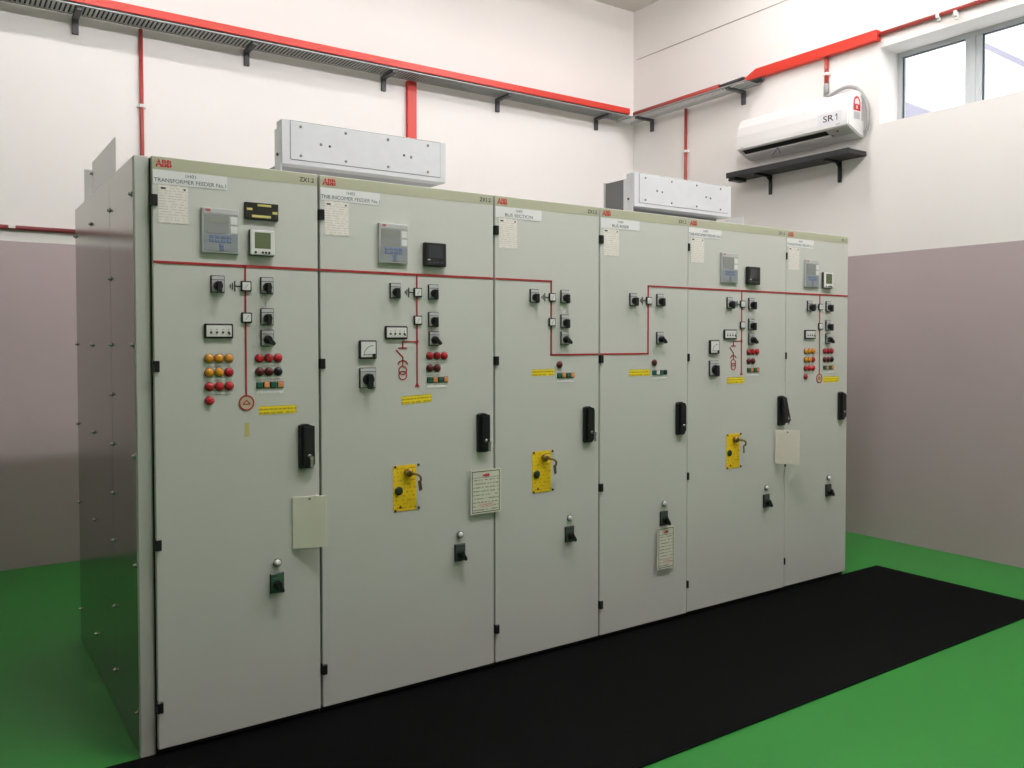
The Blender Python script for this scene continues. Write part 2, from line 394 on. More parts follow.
def line(p, pts, w=0.0065, m=MIMIC, name='mimic_line', d=0.0022):
    """flat strips between successive points (panel-local x,z)"""
    bm = bmesh.new()
    for (xa, za), (xb, zb) in zip(pts[:-1], pts[1:]):
        dx, dz = xb-xa, zb-za; L = math.hypot(dx, dz); ux, uz = dx/L, dz/L; nx, nz = -uz*w/2, ux*w/2
        ex, ez = ux*w/2, uz*w/2
        add_prism(bm, [(xa-ex+nx, za-ez+nz), (xb+ex+nx, zb+ez+nz), (xb+ex-nx, zb+ez-nz), (xa-ex-nx, za-ez-nz)], 'y', F-d, F)
    obj(name, new_mesh(name, bm, m), p)
def relay(p, x0, z1, w=0.130, h=0.159):
    s = obj('protection_relay', shared('rel', lambda: box('protection_relay', 0, w, -0.012, 0, -h, 0, mat('relay_grey', (182, 184, 183), 0.45), 0.002)), p, (x0, F, z1))
    y = -0.0122
    def pc(n, u0, u1, v0, v1, m, d=0.0012):
        obj(n, shared(('rel', n, u0, v0), lambda: box(n, u0*w, u1*w, y-d, y+0.001, -v1*h, -v0*h, m)), s)
    pc('header_strip', 0.05, 0.97, 0.015, 0.125, PALE); pc('display_bezel', 0.07, 0.73, 0.15, 0.55, mat('relay_display_grey', (150, 152, 150), 0.45)); pc('lcd_screen', 0.17, 0.64, 0.19, 0.32, LCD3, 0.002)
    pc('led_label', 0.77, 0.96, 0.17, 0.34, WHITE); pc('led_label', 0.77, 0.96, 0.38, 0.54, WHITE)
    pc('keypad', 0.05, 0.96, 0.57, 0.95, BLUEA)
    for (u, v) in ((0.20, 0.60), (0.36, 0.60), (0.52, 0.60), (0.67, 0.60), (0.20, 0.69), (0.36, 0.69), (0.52, 0.69), (0.67, 0.69), (0.47, 0.78), (0.47, 0.86)):
        obj('key', shared('relk', lambda: box('key', 0, 0.12*w, -0.0022, 0, -0.065*h, 0, BLUEK, 0.0006)), s, (u*w, y-0.0008, -v*h))
    obj('brand_lettering', text_mesh('ABB', 0.019, 0.009, REDP, 0.03), s, (0.012, y-0.0013, -0.080*h))
def square_meter(p, x0, z1, w=0.092, h=0.095):
    s = obj('power_meter', shared('sm', lambda: box('power_meter', 0, w, -0.018, 0, -h, 0, DGREY, 0.003)), p, (x0, F, z1))
    obj('meter_bezel', shared('smb', lambda: box('meter_bezel', 0.001, w-0.001, -0.021, -0.016, -h+0.002, -0.001, WHITE, 0.003)), s)
    obj('lcd_screen', shared('sml', lambda: box('lcd_screen', 0.017, w-0.016, -0.0218, -0.020, -0.069, -0.010, LCD, 0.001)), s)
    for x in (0.020, 0.046, 0.058, 0.070):
        obj('key', shared('smk', lambda: lathe('key', [(0.0042, 0), (0.0042, 0.002), (0.003, 0.0026)], BLACK, n=12)), s, (x, -0.021, -0.083))
def black_meter(p, x0, z1, w=0.103, h=0.097):
    s = obj('power_meter', shared('bm', lambda: box('power_meter', 0, w, -0.022, 0, -h, 0, BLACK, 0.004)), p, (x0, F, z1))
    obj('lcd_screen', shared('bml', lambda: box('lcd_screen', 0.016, w-0.016, -0.0232, -0.021, -0.066, -0.012, LCD2, 0.001)), s)
    for k in range(4):
        obj('key', shared('bmk', lambda: box('key', 0, 0.013, -0.002, 0, 0, 0.006, DGREY, 0.001)), s, (0.018+0.018*k, -0.0218, -0.086))
    obj('maker_plate', shared('bmp', lambda: box('maker_plate', 0, 0.012, -0.0008, 0, 0, 0.005, PALE)), s, (0.014, -0.0218, -0.073))
def door_handle(p, x0, z1, lift=0.0, key=True, w=0.062, h=0.170):
    s = obj('door_handle', shared('dh', lambda: prism('door_handle', [(0, -0.006), (0.012, 0), (0.034, 0), (0.05, -0.007), (w, -0.010), (w, -h+0.014), (0.05, -h), (0.004, -h), (0, -h+0.005)], 'y', -0.016, 0, BLACK, 0.002)), p, (x0, F, z1))
    def lever():
        bm = bmesh.new(); add_prism(bm, [(0.013, -0.010), (w-0.006, -0.016), (w-0.006, -h+0.022), (w-0.018, -h+0.010), (0.013, -h+0.010)], 'y', -0.027, -0.012)
        bmesh.ops.bevel(bm, geom=bm.edges[:], offset=0.003, segments=2, affect='EDGES'); bm.transform(Matrix.Translation((0, 0, 0.02)))
        return new_mesh('lever', bm, BLACK)
    obj('lever', shared('dhl', lever), s, (0, 0, -0.02), (lift, 0, 0))
    obj('lock_cylinder', shared('dhk', lambda: lathe('lock_cylinder', [(0.008, 0), (0.008, 0.003), (0.005, 0.0045)], CHROME, n=16)), s, (0.036, -0.026, -0.122))
    if key:
        def kk():
            bm = bmesh.new(); add_box(bm, -0.0012, 0.0012, -0.020, 0, -0.004, 0.004); add_prism(bm, [(0.008*math.cos(a*PI/4), 0.010*math.sin(a*PI/4)-0.006) for a in range(8)], 'y', -0.024, -0.021)
            add_box(bm, -0.006, 0.006, -0.0225, -0.0205, -0.040, -0.014); return new_mesh('key', bm, CHROME)
        obj('key', shared('dhkey', kk), s, (0.036, -0.029, -0.122))
def interlock(p, x0, z1):
    w, h = 0.106, 0.187
    s = obj('interlock_plate', shared('il', lambda: box('interlock_plate', 0, w, -0.002, 0, -h, 0, IPLATE)), p, (x0, F, z1))
    for (x, z) in ((0.009, -0.005), (w+0.010, -0.004), (0.009, -h+0.003), (w+0.011, -h+0.005)):
        obj('screw', shared('ils', lambda: lathe('screw', [(0.0055, 0), (0.0055, 0.003), (0.003, 0.0045)], DGREY, n=12)), s, (x, 0, z))
    obj('lock_cylinder', shared('ilc', lambda: lathe('lock_cylinder', [(0.017, 0), (0.017, 0.014), (0.014, 0.020), (0.006, 0.021)], BRASS, n=20)), s, (0.066, -0.002, -0.031))
    def kk():
        bm = bmesh.new(); add_box(bm, -0.002, 0.002, -0.03, 0, -0.005, 0.005)
        add_tube(bm, smooth_path([(0, -0.028, 0), (0.018, -0.030, -0.004), (0.034, -0.028, -0.016), (0.038, -0.020, -0.034)], 4), 0.0045, 8)
        return new_mesh('key', bm, BRASS)
    obj('key', shared('ilk', kk), s, (0.066, -0.022, -0.031))
    obj('key_tag', shared('ilt', lambda: box('key_tag', -0.010, 0.010, -0.0015, 0.0015, -0.022, 0.022, mat('bronze_key_tag', (104, 92, 62), 0.4, metal=0.5), 0.001)), s, (0.108, -0.030, -0.085), (0, -0.2, 0.4))
    obj('dial', shared('ild', lambda: lathe('dial', [(0.0175, 0), (0.0175, 0.004), (0.012, 0.007), (0.006, 0.007)], DIAL, n=22)), s, (0.024, -0.002, -0.103))
    obj('warning_mark', shared('ilw', lambda: prism('warning_mark', [(0, 0), (0.016, 0), (0.008, 0.013)], 'y', -0.0008, 0, mat('brown_print', (92, 66, 20), 0.6))), s, (0.024, -0.002, -0.176))
def ammeter(p, x0, z1):
    w = 0.074
    s = obj('ammeter', shared('am', lambda: box('ammeter', 0, w, -0.013, 0, -w, 0, BLACK, 0.003)), p, (x0, F, z1))
    obj('scale_face', shared('amf', lambda: box('scale_face', 0.006, w-0.006, -0.0142, -0.012, -w+0.007, -0.006, WHITE, 0.001)), s)
    def arc():
        bm = bmesh.new()
        for k in range(12):
            a0, a1 = PI/2+(k/12)*PI/2, PI/2+((k+1)/12)*PI/2
            q = [(0.058+r*math.cos(a), -0.062+r*math.sin(a)) for r, a in ((0.040, a0), (0.042, a0), (0.042, a1), (0.040, a1))]
            add_prism(bm, q, 'y', -0.0147, -0.0141)
        return new_mesh('scale_arc', bm, INK)
    obj('scale_arc', shared('ama', arc), s)
    obj('needle', shared('amn', lambda: box('needle', 0.016, 0.052, -0.0149, -0.0141, -0.0575, -0.0555, INK)), s)
    obj('pivot_knob', shared('amk', lambda: lathe('pivot_knob', [(0.007, 0), (0.007, 0.003), (0.004, 0.004)], BLACK, n=14)), s, (0.060, -0.0142, -0.060))
def nameplate(p, code, name, tw, x1=0.256):
    s = obj('name_plate', shared('np', lambda: box('name_plate', 0.007, 0.256, F-0.0016, F, 1.986, 2.034, PLATE, 0.0005)), p)
    cx = 0.1315
    obj('lettering', text_mesh(code, 0.034, 0.0115, GINK, 0.0), s, (cx-0.017, F-0.0016, 2.0155))
    obj('lettering', text_mesh(name, tw, 0.0135, GINK, 0.0), s, (cx-tw/2, F-0.0016, 1.9935))
def data_sheet(p):
    s = obj('data_sheet', shared('ds', lambda: box('data_sheet', 0.023, 0.122, F-0.0012, F, 1.854, 1.985, SHEET)), p)
    obj('printed_heading', shared('dsh', lambda: box('printed_heading', 0.032, 0.048, F-0.0016, F-0.001, 1.970, 1.976, INK)), s)
    obj('printed_heading', shared('dsh2', lambda: box('printed_heading', 0.107, 0.114, F-0.0016, F-0.001, 1.969, 1.976, GINK)), s)
def vt_symbol(p):
    line(p, [(0.420, 1.444), (0.354, 1.444), (0.354, 1.418)], 0.005); line(p, [(0.337, 1.418), (0.371, 1.418)], 0.005)
    line(p, [(0.326, 1.408), (0.354, 1.381), (0.354, 1.366)], 0.005)
    line(p, [(0.333, 1.354), (0.340, 1.363), (0.354, 1.368), (0.368, 1.363), (0.375, 1.354)], 0.005); line(p, [(0.354, 1.368), (0.354, 1.346)], 0.0045)
    for z in (1.327, 1.307):
        obj('transformer_ring', shared('tr', lambda: ring_mesh('transformer_ring', 0.0155, 0.0195, -0.0022, 0, MIMIC)), p, (0.354, F, z))
def load_arrow(p, x, z):
    obj('mimic_arrow', shared('ma', lambda: prism('mimic_arrow', [(-0.010, 0), (0.010, 0), (0, 0.022)], 'y', -0.0024, 0, MIMIC)), p, (x, F, z))

def panel(i, label, code, name, tw):
    X0, W = X0S[i], WIDTH[i]
    p = thing('switchgear_panel', label, 'switchgear', (X0, SETBACK[i], 0), 0, 'switchgear panels in the row')
    obj('cabinet_body', box('cabinet_body', 0.0005, W-0.0005, 0.003, D, 0.0, H-0.004, BODY), p)
    obj('gasket_and_gap_shade', box('gasket_and_gap_shade', 0.001, W-0.001, 0.0, 0.003, 0.0, H-0.006, GASKET_SHADE), p)  # black front sheet: gasket, plus shade of the door gaps put into its colour
    d = obj('door', box('door', 0.0045, W-0.0045, F, -0.001, 0.027, H, DOOR, 0.0025, 2), p)
    obj('header_band', box('header_band', 0.0065, W-0.0065, F-0.0008, F+0.0005, 2.036, H-0.0025, BAND), d)
    for z in (1.930, 1.360, 0.742, 0.175):
        obj('hinge', shared(('hinge', HINGE[i]), lambda: box('hinge', 0.0005, HINGE[i], -0.034, -0.001, -0.0195, 0.0195, BLACK, 0.002)), d, (0, 0, z))
    lg = obj('brand_lettering', text_mesh('ABB', 0.054, 0.026, REDP, 0.045), d, (0.015, F-0.0009, 2.044))
    obj('series_lettering', text_mesh('ZX1.2', 0.056, 0.017, INK, 0.015), d, (W-0.075, F-0.0009, 2.047))
    bm = bmesh.new(); add_box(bm, 0.0, 0.056, -0.0011, -0.0005, 0.0122, 0.0136)
    for x in (0.0085, 0.0272, 0.0455): add_box(bm, x, x+0.0012, -0.0011, -0.0005, -0.001, 0.027)
    obj('lettering_split', new_mesh('lettering_split', bm, BAND), lg)
    nameplate(p, code, name, tw); data_sheet(p)
    return p
ZL = 1.719
def low_selector(p, x, m=DGREENP):
    s = obj('indicator_lamp', shared('wl', lambda: lathe('indicator_lamp', [(0.0125, 0), (0.0125, 0.008), (0.010, 0.013), (0.004, 0.015)], WHITE, n=20)), p, (x+0.002, F, 0.620))
    obj('bezel', shared('wlb', lambda: ring_mesh('bezel', 0.0122, 0.0155, -0.007, 0, mat('grey_lamp_ring', (110, 112, 112), 0.5), 20)), s)
    rotary(p, x, 0.545, -0.55, 0.053, 0.075, m)
def feeder(p, flag_relay=True):
    relay(p, 0.164, 1.918)
    if flag_relay:
        s = obj('flag_relay', box('flag_relay', 0.316, 0.440, F-0.012, F, 1.889, 1.951, mat('black_relay_face', (36, 34, 24), 0.4), 0.002), p)
        ycol = mat('pale_yellow_legend', (226, 212, 130), 0.5)
        for (a, b, c, e) in ((0.362, 0.412, 1.938, 1.946), (0.323, 0.343, 1.922, 1.930), (0.417, 0.435, 1.913, 1.922), (0.341, 0.411, 1.897, 1.906)):
            obj('legend_strip', box('legend_strip', a, b, F-0.0128, F-0.011, c, e, ycol), s)
    square_meter(p, 0.331, 1.853)
    line(p, [(0.010, ZL), (0.590, ZL)], 0.009); line(p, [(0.318, ZL), (0.318, 1.252)], 0.0062)
    rotary(p, 0.219, 1.650); rotary(p, 0.396, 1.651); rotary(p, 0.396, 1.537); rotary(p, 0.396, 1.458, -0.8)
    position_indicator(p, 0.320, 1.646); position_indicator(p, 0.321, 1.532); earth_symbol(p, 0.303, 1.645)
    voltage_box(p, 0.221, 1.483)
    cols = [[AMBER]*3, [AMBER, AMBER, REDL], [REDL]*3, [REDL]]
    for r, row in enumerate(cols):
        for k, m in enumerate(row): pilot(p, 0.187+0.0345*k, 1.385-0.05*r, m)
        if r < 3: strip(p, 0.172, 0.270, 1.385-0.05*r-0.027, 1.385-0.05*r-0.020)
    for r, row in enumerate([[REDL]*3, [DRED, DRED, BLKL]]):
        for k, m in enumerate(row): pilot(p, 0.367+0.0345*k, 1.384-0.05*r, m)
        strip(p, 0.352, 0.452, 1.384-0.05*r-0.027, 1.384-0.05*r-0.020)
    for k, m in enumerate((GREENB, ORANB, GREENB, ORANB)): button(p, 0.367+0.0258*k, 1.285, m)
    strip(p, 0.354, 0.456, 1.253, 1.2705)
    s = obj('load_ring', ring_mesh('load_ring', 0.0235, 0.0285, -0.0024, 0, MIMIC), p, (0.319, F, 1.222))
    obj('ring_face', lathe('ring_face', [(0.0235, 0), (0.0235, 0.0012)], mat('ring_cream', (206, 190, 160), 0.5), n=28), s)
    bm = bmesh.new()
    q = [(-0.013, -0.005), (0.013, -0.005), (0, 0.010)]
    for k in range(3):
        (xa, za), (xb, zb) = q[k], q[(k+1) % 3]; L = math.hypot(xb-xa, zb-za); nx, nz = -(zb-za)/L*0.0016, (xb-xa)/L*0.0016
        add_prism(bm, [(xa+nx, za+nz), (xb+nx, zb+nz), (xb-nx, zb-nz), (xa-nx, za-nz)], 'y', -0.0022, -0.001)
    obj('delta_mark', new_mesh('delta_mark', bm, MIMIC), s)
def incomer(p):
    relay(p, 0.245, 1.917); black_meter(p, 0.446, 1.852)
    line(p, [(0.010, ZL), (0.790, ZL)], 0.009); line(p, [(0.4195, ZL), (0.4195, 1.275)], 0.0062)
    rotary(p, 0.320, 1.650); rotary(p, 0.495, 1.650); rotary(p, 0.495, 1.536); rotary(p, 0.497, 1.457, -0.8)
    position_indicator(p, 0.422, 1.646); position_indicator(p, 0.422, 1.532); earth_symbol(p, 0.405, 1.645)
    voltage_box(p, 0.323, 1.481); vt_symbol(p); load_arrow(p, 0.4195, 1.258)
    obj('mimic_node', lathe('mimic_node', [(0.007, 0), (0.007, 0.0026)], MIMIC, n=14), p, (0.4195, F, 1.444))
    ammeter(p, 0.160, 1.450); rotary(p, 0.197, 1.301, 0.0, 0.071, 0.081)
    for k in range(3): pilot(p, 0.478+0.0345*k, 1.385, REDL)
    for k in range(2): pilot(p, 0.478+0.0345*k, 1.334, DRED)
    strip(p, 0.463, 0.563, 1.358, 1.365); strip(p, 0.463, 0.528, 1.307, 1.314)
    for k, m in enumerate((GREENB, ORANB, GREENB, ORANB)): button(p, 0.477+0.0258*k, 1.285, m)
    strip(p, 0.463, 0.561, 1.252, 1.271)
def bus_panel(p, kind):
    if kind == 'section':
        line(p, [(0.010, ZL), (0.311, ZL), (0.311, 1.383), (0.590, 1.383)], 0.008)
        rows = (1.651, 1.537, 1.459)
        position_indicator(p, 0.313, 1.532)
    else:
        line(p, [(0.590, ZL), (0.316, ZL), (0.316, 1.383), (0.010, 1.383)], 0.008)
        rows = (1.651, 1.460)
    rotary(p, 0.213, 1.649)
    for k, z in enumerate(rows): rotary(p, 0.387 if kind == 'section' else 0.394, z, -0.8 if k == len(rows)-1 else 0.0)
    position_indicator(p, 0.314 if kind == 'section' else 0.318, 1.646); earth_symbol(p, 0.297 if kind == 'section' else 0.301, 1.645)
    pilot(p, 0.358, 1.337, DRED)
    for k, m in enumerate((GREENB, ORANB, GREENB, ORANB) if kind == 'section' else (GREENB, WHITE, GREENB, BLKL)): button(p, 0.357+0.0258*k, 1.287, m)
    strip(p, 0.343, 0.444, 1.255, 1.2725)
def yellow_label(p, x0, x1, z0, z1, tilt=0.0):
    w, h = x1-x0, z1-z0
    obj('warning_label', box('warning_label', -w/2, w/2, -0.001, 0, -h/2, h/2, YELLOW), p, ((x0+x1)/2, F, (z0+z1)/2), (0, tilt, 0))

P = []
p = panel(0, 'light grey switchgear panel with lettering TRANSFORMER FEEDER No.1, left end of the row', '1H01', 'TRANSFORMER FEEDER No.1', 0.242); P.append(p)
feeder(p); yellow_label(p, 0.364, 0.507, 1.176, 1.207, 0.0)
obj('faded_sticker', box('faded_sticker', 0.311, 0.329, F-0.0006, F, 1.098, 1.150, FADED), p)
door_handle(p, 0.511, 1.134); low_selector(p, 0.425, GREENP)
# end cover with strip and bolted side sheets
obj('end_strip', box('end_strip', -0.0478, -0.001, 0.0, 0.03, 0.0, H, DOOR, 0.002), p)
for (ya, yb) in ((0.03, 0.487), (0.490, D)):
    sd = obj('side_sheet', box('side_sheet', -0.0478, -0.003, ya, yb, 0.004, H-0.001, SIDE, 0.0008), p)
cols = [(0.048, (1.954, 1.434, 1.046, 0.664, 0.145)), (0.484, (1.954, 1.69, 1.434, 1.241, 1.046, 0.855, 0.668, 0.408, 0.156)),
        (0.953, (1.955, 1.431, 1.051, 0.668, 0.163)), (1.437, (1.951, 1.434, 1.05, 0.669, 0.145))]
for yy, zs in cols:
    for z in zs:
        obj('bolt', shared('bolt', lambda: lathe('bolt', [(0.010, 0), (0.010, 0.002), (0.006, 0.003), (0.006, 0.009), (0.003, 0.011)], CHROME, 'x', 8)), p, (-0.0478, yy, z))
# upright end plates on the roof of the first panel
obj('roof_end_plate', box('roof_end_plate', -0.046, -0.042, 0.372, 0.915, H-0.001, 2.214, GALVP), p)
obj('roof_back_plate', box('roof_back_plate', -0.046, 0.03, 1.150, 1.154, H-0.001, 2.225, GALVP), p)
obj('bolt', SH['bolt'], p, (-0.046, 0.905, 2.165))

p = panel(1, 'light grey switchgear panel with lettering INCOMER FEEDER No.1 and a black meter', '1H02', 'TNB INCOMER FEEDER No.1', 0.246); P.append(p)
incomer(p); yellow_label(p, 0.348, 0.487, 1.191, 1.224, -0.05); door_handle(p, 0.706, 1.136); interlock(p, 0.308, 0.940); low_selector(p, 0.620)
p = panel(2, 'light grey switchgear panel with lettering BUS SECTION and yellow interlock plate', '1H03', 'BUS SECTION', 0.150); P.append(p)
bus_panel(p, 'section'); yellow_label(p, 0.202, 0.329, 1.288, 1.318); door_handle(p, 0.496, 1.138); interlock(p, 0.203, 0.945); low_selector(p, 0.416)
p = panel(3, 'light grey switchgear panel with lettering BUS RISER, lower notice on its selector', '1H04', 'BUS RISER', 0.108); P.append(p)
bus_panel(p, 'riser'); yellow_label(p, 0.191, 0.329, 1.273, 1.305); door_handle(p, 0.508, 1.134, 0.0, False); low_selector(p, 0.426)
p = panel(4, 'light grey wide switchgear panel with lettering INCOMER FEEDER No.2', '1H05', 'TNB INCOMER FEEDER No.2', 0.246); P.append(p)
incomer(p); yellow_label(p, 0.305, 0.445, 1.214, 1.249); door_handle(p, 0.726, 1.134, -0.22); interlock(p, 0.302, 0.941); low_selector(p, 0.632)
p = panel(5, 'light grey switchgear panel at the right end of the row beside the mauve wall', '1H06', 'TRANSFORMER FEEDER No.2', 0.242); P.append(p)
feeder(p, False); yellow_label(p, 0.360, 0.507, 1.196, 1.231); door_handle(p, 0.500, 1.136, 0.0, False); low_selector(p, 0.412)
obj('roof_end_plate', box('roof_end_plate', 0.60, 0.604, 0.79, 0.95, H-0.005, 2.30, GALV), p)

# ------------------------------------------------------------------ relief ducts on the roof
def duct(X0, label, deep):
    t = thing('relief_duct', label, 'duct', (X0, 0, H))
    z0, z1, y0, y1 = 0.116, 0.303, 0.388, 0.455
    obj('casing', box('casing', 0.003, 0.797, y0, y1, z0, z1, GALV, 0.002), t)
    fp = obj('front_cover', box('front_cover', 0.040, 0.765, y0-0.003, y0-0.0004, z0+0.022, z1-0.004, GALV, 0.0005), t)
    obj('cover_joint', box('cover_joint', 0.038, 0.767, y0-0.001, y0-0.0002, z0+0.020, z1-0.002, GALVD), t)
    for k in range(4):
        for z in (z0+0.040, z1-0.024):
            obj('screw', shared('dsc', lambda: lathe('screw', [(0.0065, 0), (0.0065, 0.002), (0.004, 0.0045)], DGREY if False else mat('zinc_screw', (150, 150, 150), 0.4, metal=0.6), n=10)), fp, (0.085+0.205*k, y0-0.003, z))
    for x, z, m in ((0.175, 0.215, 's'), (0.215, 0.212, 'h'), (0.575, 0.218, 'h'), (0.612, 0.214, 's')):
        if m == 's': obj('screw', SH['dsc'], fp, (x, y0-0.003, z))
        else: obj('vent_hole', shared('dvh', lambda: lathe('vent_hole', [(0.0055, 0), (0.0055, 0.0006)], BLACK, n=12)), fp, (x, y0-0.003, z))
    for x in (0.001, 0.793):
        obj('side_flange', box('side_flange', x, x+0.006, y0+0.012, y1+0.02, 0.0 if x < 0.5 else z0, z1-0.03, GALV), t)
        obj('foot_bolt', shared('dfb', lambda: lathe('foot_bolt', [(0.007, 0), (0.007, 0.004), (0.004, 0.006)], DGREY, 'x', 8)), t, (x, y0+0.045, 0.16))
    obj('bottom_plate', box('bottom_plate', 0.004, 0.796, y1-0.002, 0.56 if not deep else 0.50, z0, z0+0.004, mat('duct_underside', (176, 178, 181), 0.5, metal=0.3)), t)
    if deep:
        obj('rear_duct', box('rear_duct', 0.006, 0.794, 0.502, 0.632, 0.0, 0.275, GALVD), t)
        obj('rear_cheek', box('rear_cheek', 0.004, 0.007, y1, 0.632, 0.0, 0.275, GALVD), t)
        obj('rear_flange', box('rear_flange', 0.0, 0.80, 0.632, 0.645, 0.0, 0.280, BODY), t)
    return t
duct(0.6, 'shallow silver sheet-metal box standing on the second panel from the left', False)
duct(2.6, 'silver sheet-metal box with dark rear duct on the fifth switchgear panel', True)

# ------------------------------------------------------------------ cards and notices hung on the doors
def hole(t, x, z, y):
    obj('punch_hole', shared('ph', lambda: lathe('punch_hole', [(0.004, 0), (0.004, 0.0004)], DGREY, n=10)), t, (x, y, z))
t = thing('blank_card', 'blank cream card hanging over the gap between the two leftmost panels', 'card', (0.4875, F-0.001, 0.663), -0.33)
obj('card_sheet', box('card_sheet', 0, 0.127, -0.0045, -0.001, 0, 0.197, CARD, 0.001), t); hole(t, 0.0635, 0.186, -0.0045)
t = thing('blank_card', 'blank beige card sticking out from the fifth panel below its door handle', 'card', (3.30, F-0.004, 0.750), -0.915)
obj('card_sheet', box('card_sheet', 0, 0.130, -0.002, 0.001, 0, 0.192, CARD2, 0.001), t); hole(t, 0.065, 0.181, -0.002)
def notice(label, loc, w, h, rz=0.0, ry=0.0):
    t = thing('notice_sheet', label, 'notice', loc, rz); t.rotation_euler = (0, ry, rz)
    obj('paper', box('paper', 0, w, -0.003, -0.0005, 0, h, mat('notice_paper', (228, 228, 210), 0.6), 0.0006), t)
    b = 0.007
    bm = bmesh.new()
    add_box(bm, b, w-b, -0.0036, -0.003, b, b+0.003); add_box(bm, b, w-b, -0.0036, -0.003, h-b-0.003, h-b)
    add_box(bm, b, b+0.003, -0.0036, -0.003, b, h-b); add_box(bm, w-b-0.003, w-b, -0.0036, -0.003, b, h-b)
    obj('printed_border', new_mesh('printed_border', bm, mat('dark_olive_print', (74, 78, 60), 0.6)), t)
    obj('printed_text', box('printed_text', b+0.006, w-b-0.006, -0.0034, -0.0029, b+0.008, h*0.80, NOTICE), t)
    obj('brand_lettering', text_mesh('ABB', w*0.24, 0.012, REDP, 0.04), t, (w*0.38, -0.0034, h-0.031))
    obj('printed_rule', box('printed_rule', b+0.003, w-b-0.003, -0.0036, -0.0031, h*0.815, h*0.823, GINK), t)
    obj('printed_paragraph', box('printed_paragraph', w*0.28, w*0.75, -0.0037, -0.0031, h*0.14, h*0.24, print_mat('red_small_print', (226, 214, 198), (196, 90, 84), 130, 4.0, 0.45, 0.6, 130, 0.45)), t)
    return t
notice('framed white notice with red heading hung between the second and third panels', (1.2695, F-0.0095, 0.698), 0.156, 0.193)
notice('small white notice hanging from the selector of the fourth panel', (2.3725, F-0.012, 0.289), 0.118, 0.214)

# ------------------------------------------------------------------ cable trays
TZ = 3.557
def bracket_mesh():
    bm = bmesh.new()
    add_box(bm, -0.019, 0.019, -0.022, -0.001, -0.115, 0.0, 0.002); add_box(bm, -0.019, 0.019, -0.215, -0.001, -0.022, -0.001, 0.002)
    return new_mesh('bracket', bm, BRKT)
def tray(name, label, loc, rotz, L, xs):
    t = thing(name, label, 'cable tray', loc, rotz)
    bm = bmesh.new(); n = int(L/0.027)
    for k in range(n):
        add_box(bm, k*L/n, k*L/n+0.0155, -0.225, -0.045, 0, 0.002)
    for y in (-0.228, -0.050): add_box(bm, 0, L, y, y+0.012, 0.0, 0.0025)
    b = obj('perforated_base', new_mesh('perforated_base', bm, TRAY), t); b['kind'] = 'stuff'
    obj('front_lip', box('front_lip', 0, L, -0.230, -0.2275, 0, 0.007, TRAY), t); obj('rear_lip', box('rear_lip', 0, L, -0.036, -0.0335, 0, 0.03, TRAY), t)
    for x in xs: obj('bracket', shared('brk', bracket_mesh), t, (x, 0, -0.0005))
    return t
XA = -1.6
tray('cable_tray', 'long perforated grey cable tray on brackets along the back wall', (XA, YB, TZ), 0, 4.833-XA, [x-XA for x in (-0.9, 0.17, 1.28, 2.37, 3.46, 4.58)])
YE = 1.49
tray('cable_tray', 'short grey cable tray on brackets along the right wall, open end by the air conditioner', (XR, YB-0.002, TZ), -PI/2, YB-YE, [YB-2.80, YB-1.70])

# black cables added under the trunking so the tray slots look dark
t = thing('slot_darkening_cables', 'flat run of black cables added in the back wall tray to darken its slots', 'cable', (XA, YB, TZ+0.0025))
for k in range(8):
    obj('cable_core', shared('core', lambda: tube('cable_core', [(0, 0, 0.0105), (4.80-XA, 0, 0.0105)], 0.0104, BLACK, 8)), t, (0, -0.212+0.0212*k, 0))
# red trunking and conduits
bm = bmesh.new(); add_box(bm, XA, 4.825, YB-0.215, YB-0.115, TZ+0.0245, TZ+0.079, 0.002)
tag(obj('cable_trunking', new_mesh('cable_trunking', bm, REDT)), 'long red trunking lying in the cable tray on the back wall', 'trunking')
tag(obj('cable_trunking', tube('cable_trunking', [(XR-0.195, 2.84, TZ+0.028), (XR-0.195, 1.80, TZ+0.028)], 0.024, REDC, 12)), 'dark red round conduit lying in the tray on the right wall', 'conduit')
t = thing('power_cable', 'black cable rising from the tray end into the wall trunking', 'cable', (XR-0.195, 1.8, TZ+0.025))
for dx, dz in ((0, 0.005), (0.03, 0.0), (0.06, 0.006)):
    obj('cable_core', tube('cable_core', smooth_path([(dx, 0.02, dz), (dx+0.02, -0.035, 0.010+dz), (dx*0.3+0.095, -0.09, 0.045+dz*0.5), (dx*0.3+0.145, -0.134, 0.066+dz*0.5)], 6), 0.013, BLACK, 8), t)
tag(obj('loose_cable', tube('loose_cable', smooth_path([(XR-0.075, 1.75, TZ+0.0225), (XR-0.075, 1.58, TZ+0.0225), (XR-0.075, 1.47, TZ+0.024), (XR-0.07, 1.445, TZ+0.016)], 6), 0.019, BLACK, 10)), 'thick black cable end poking out of the tray end', 'cable')
tag(obj('cable_trunking', prism('cable_trunking', [(1.66, 3.618), (0.455, 3.612), (0.455, 3.688), (1.54, 3.694), (1.66, 3.641)], 'x', XR-0.055, XR-0.001, REDT, 0.002)), 'bright red trunking on the right wall above the air conditioner', 'trunking')
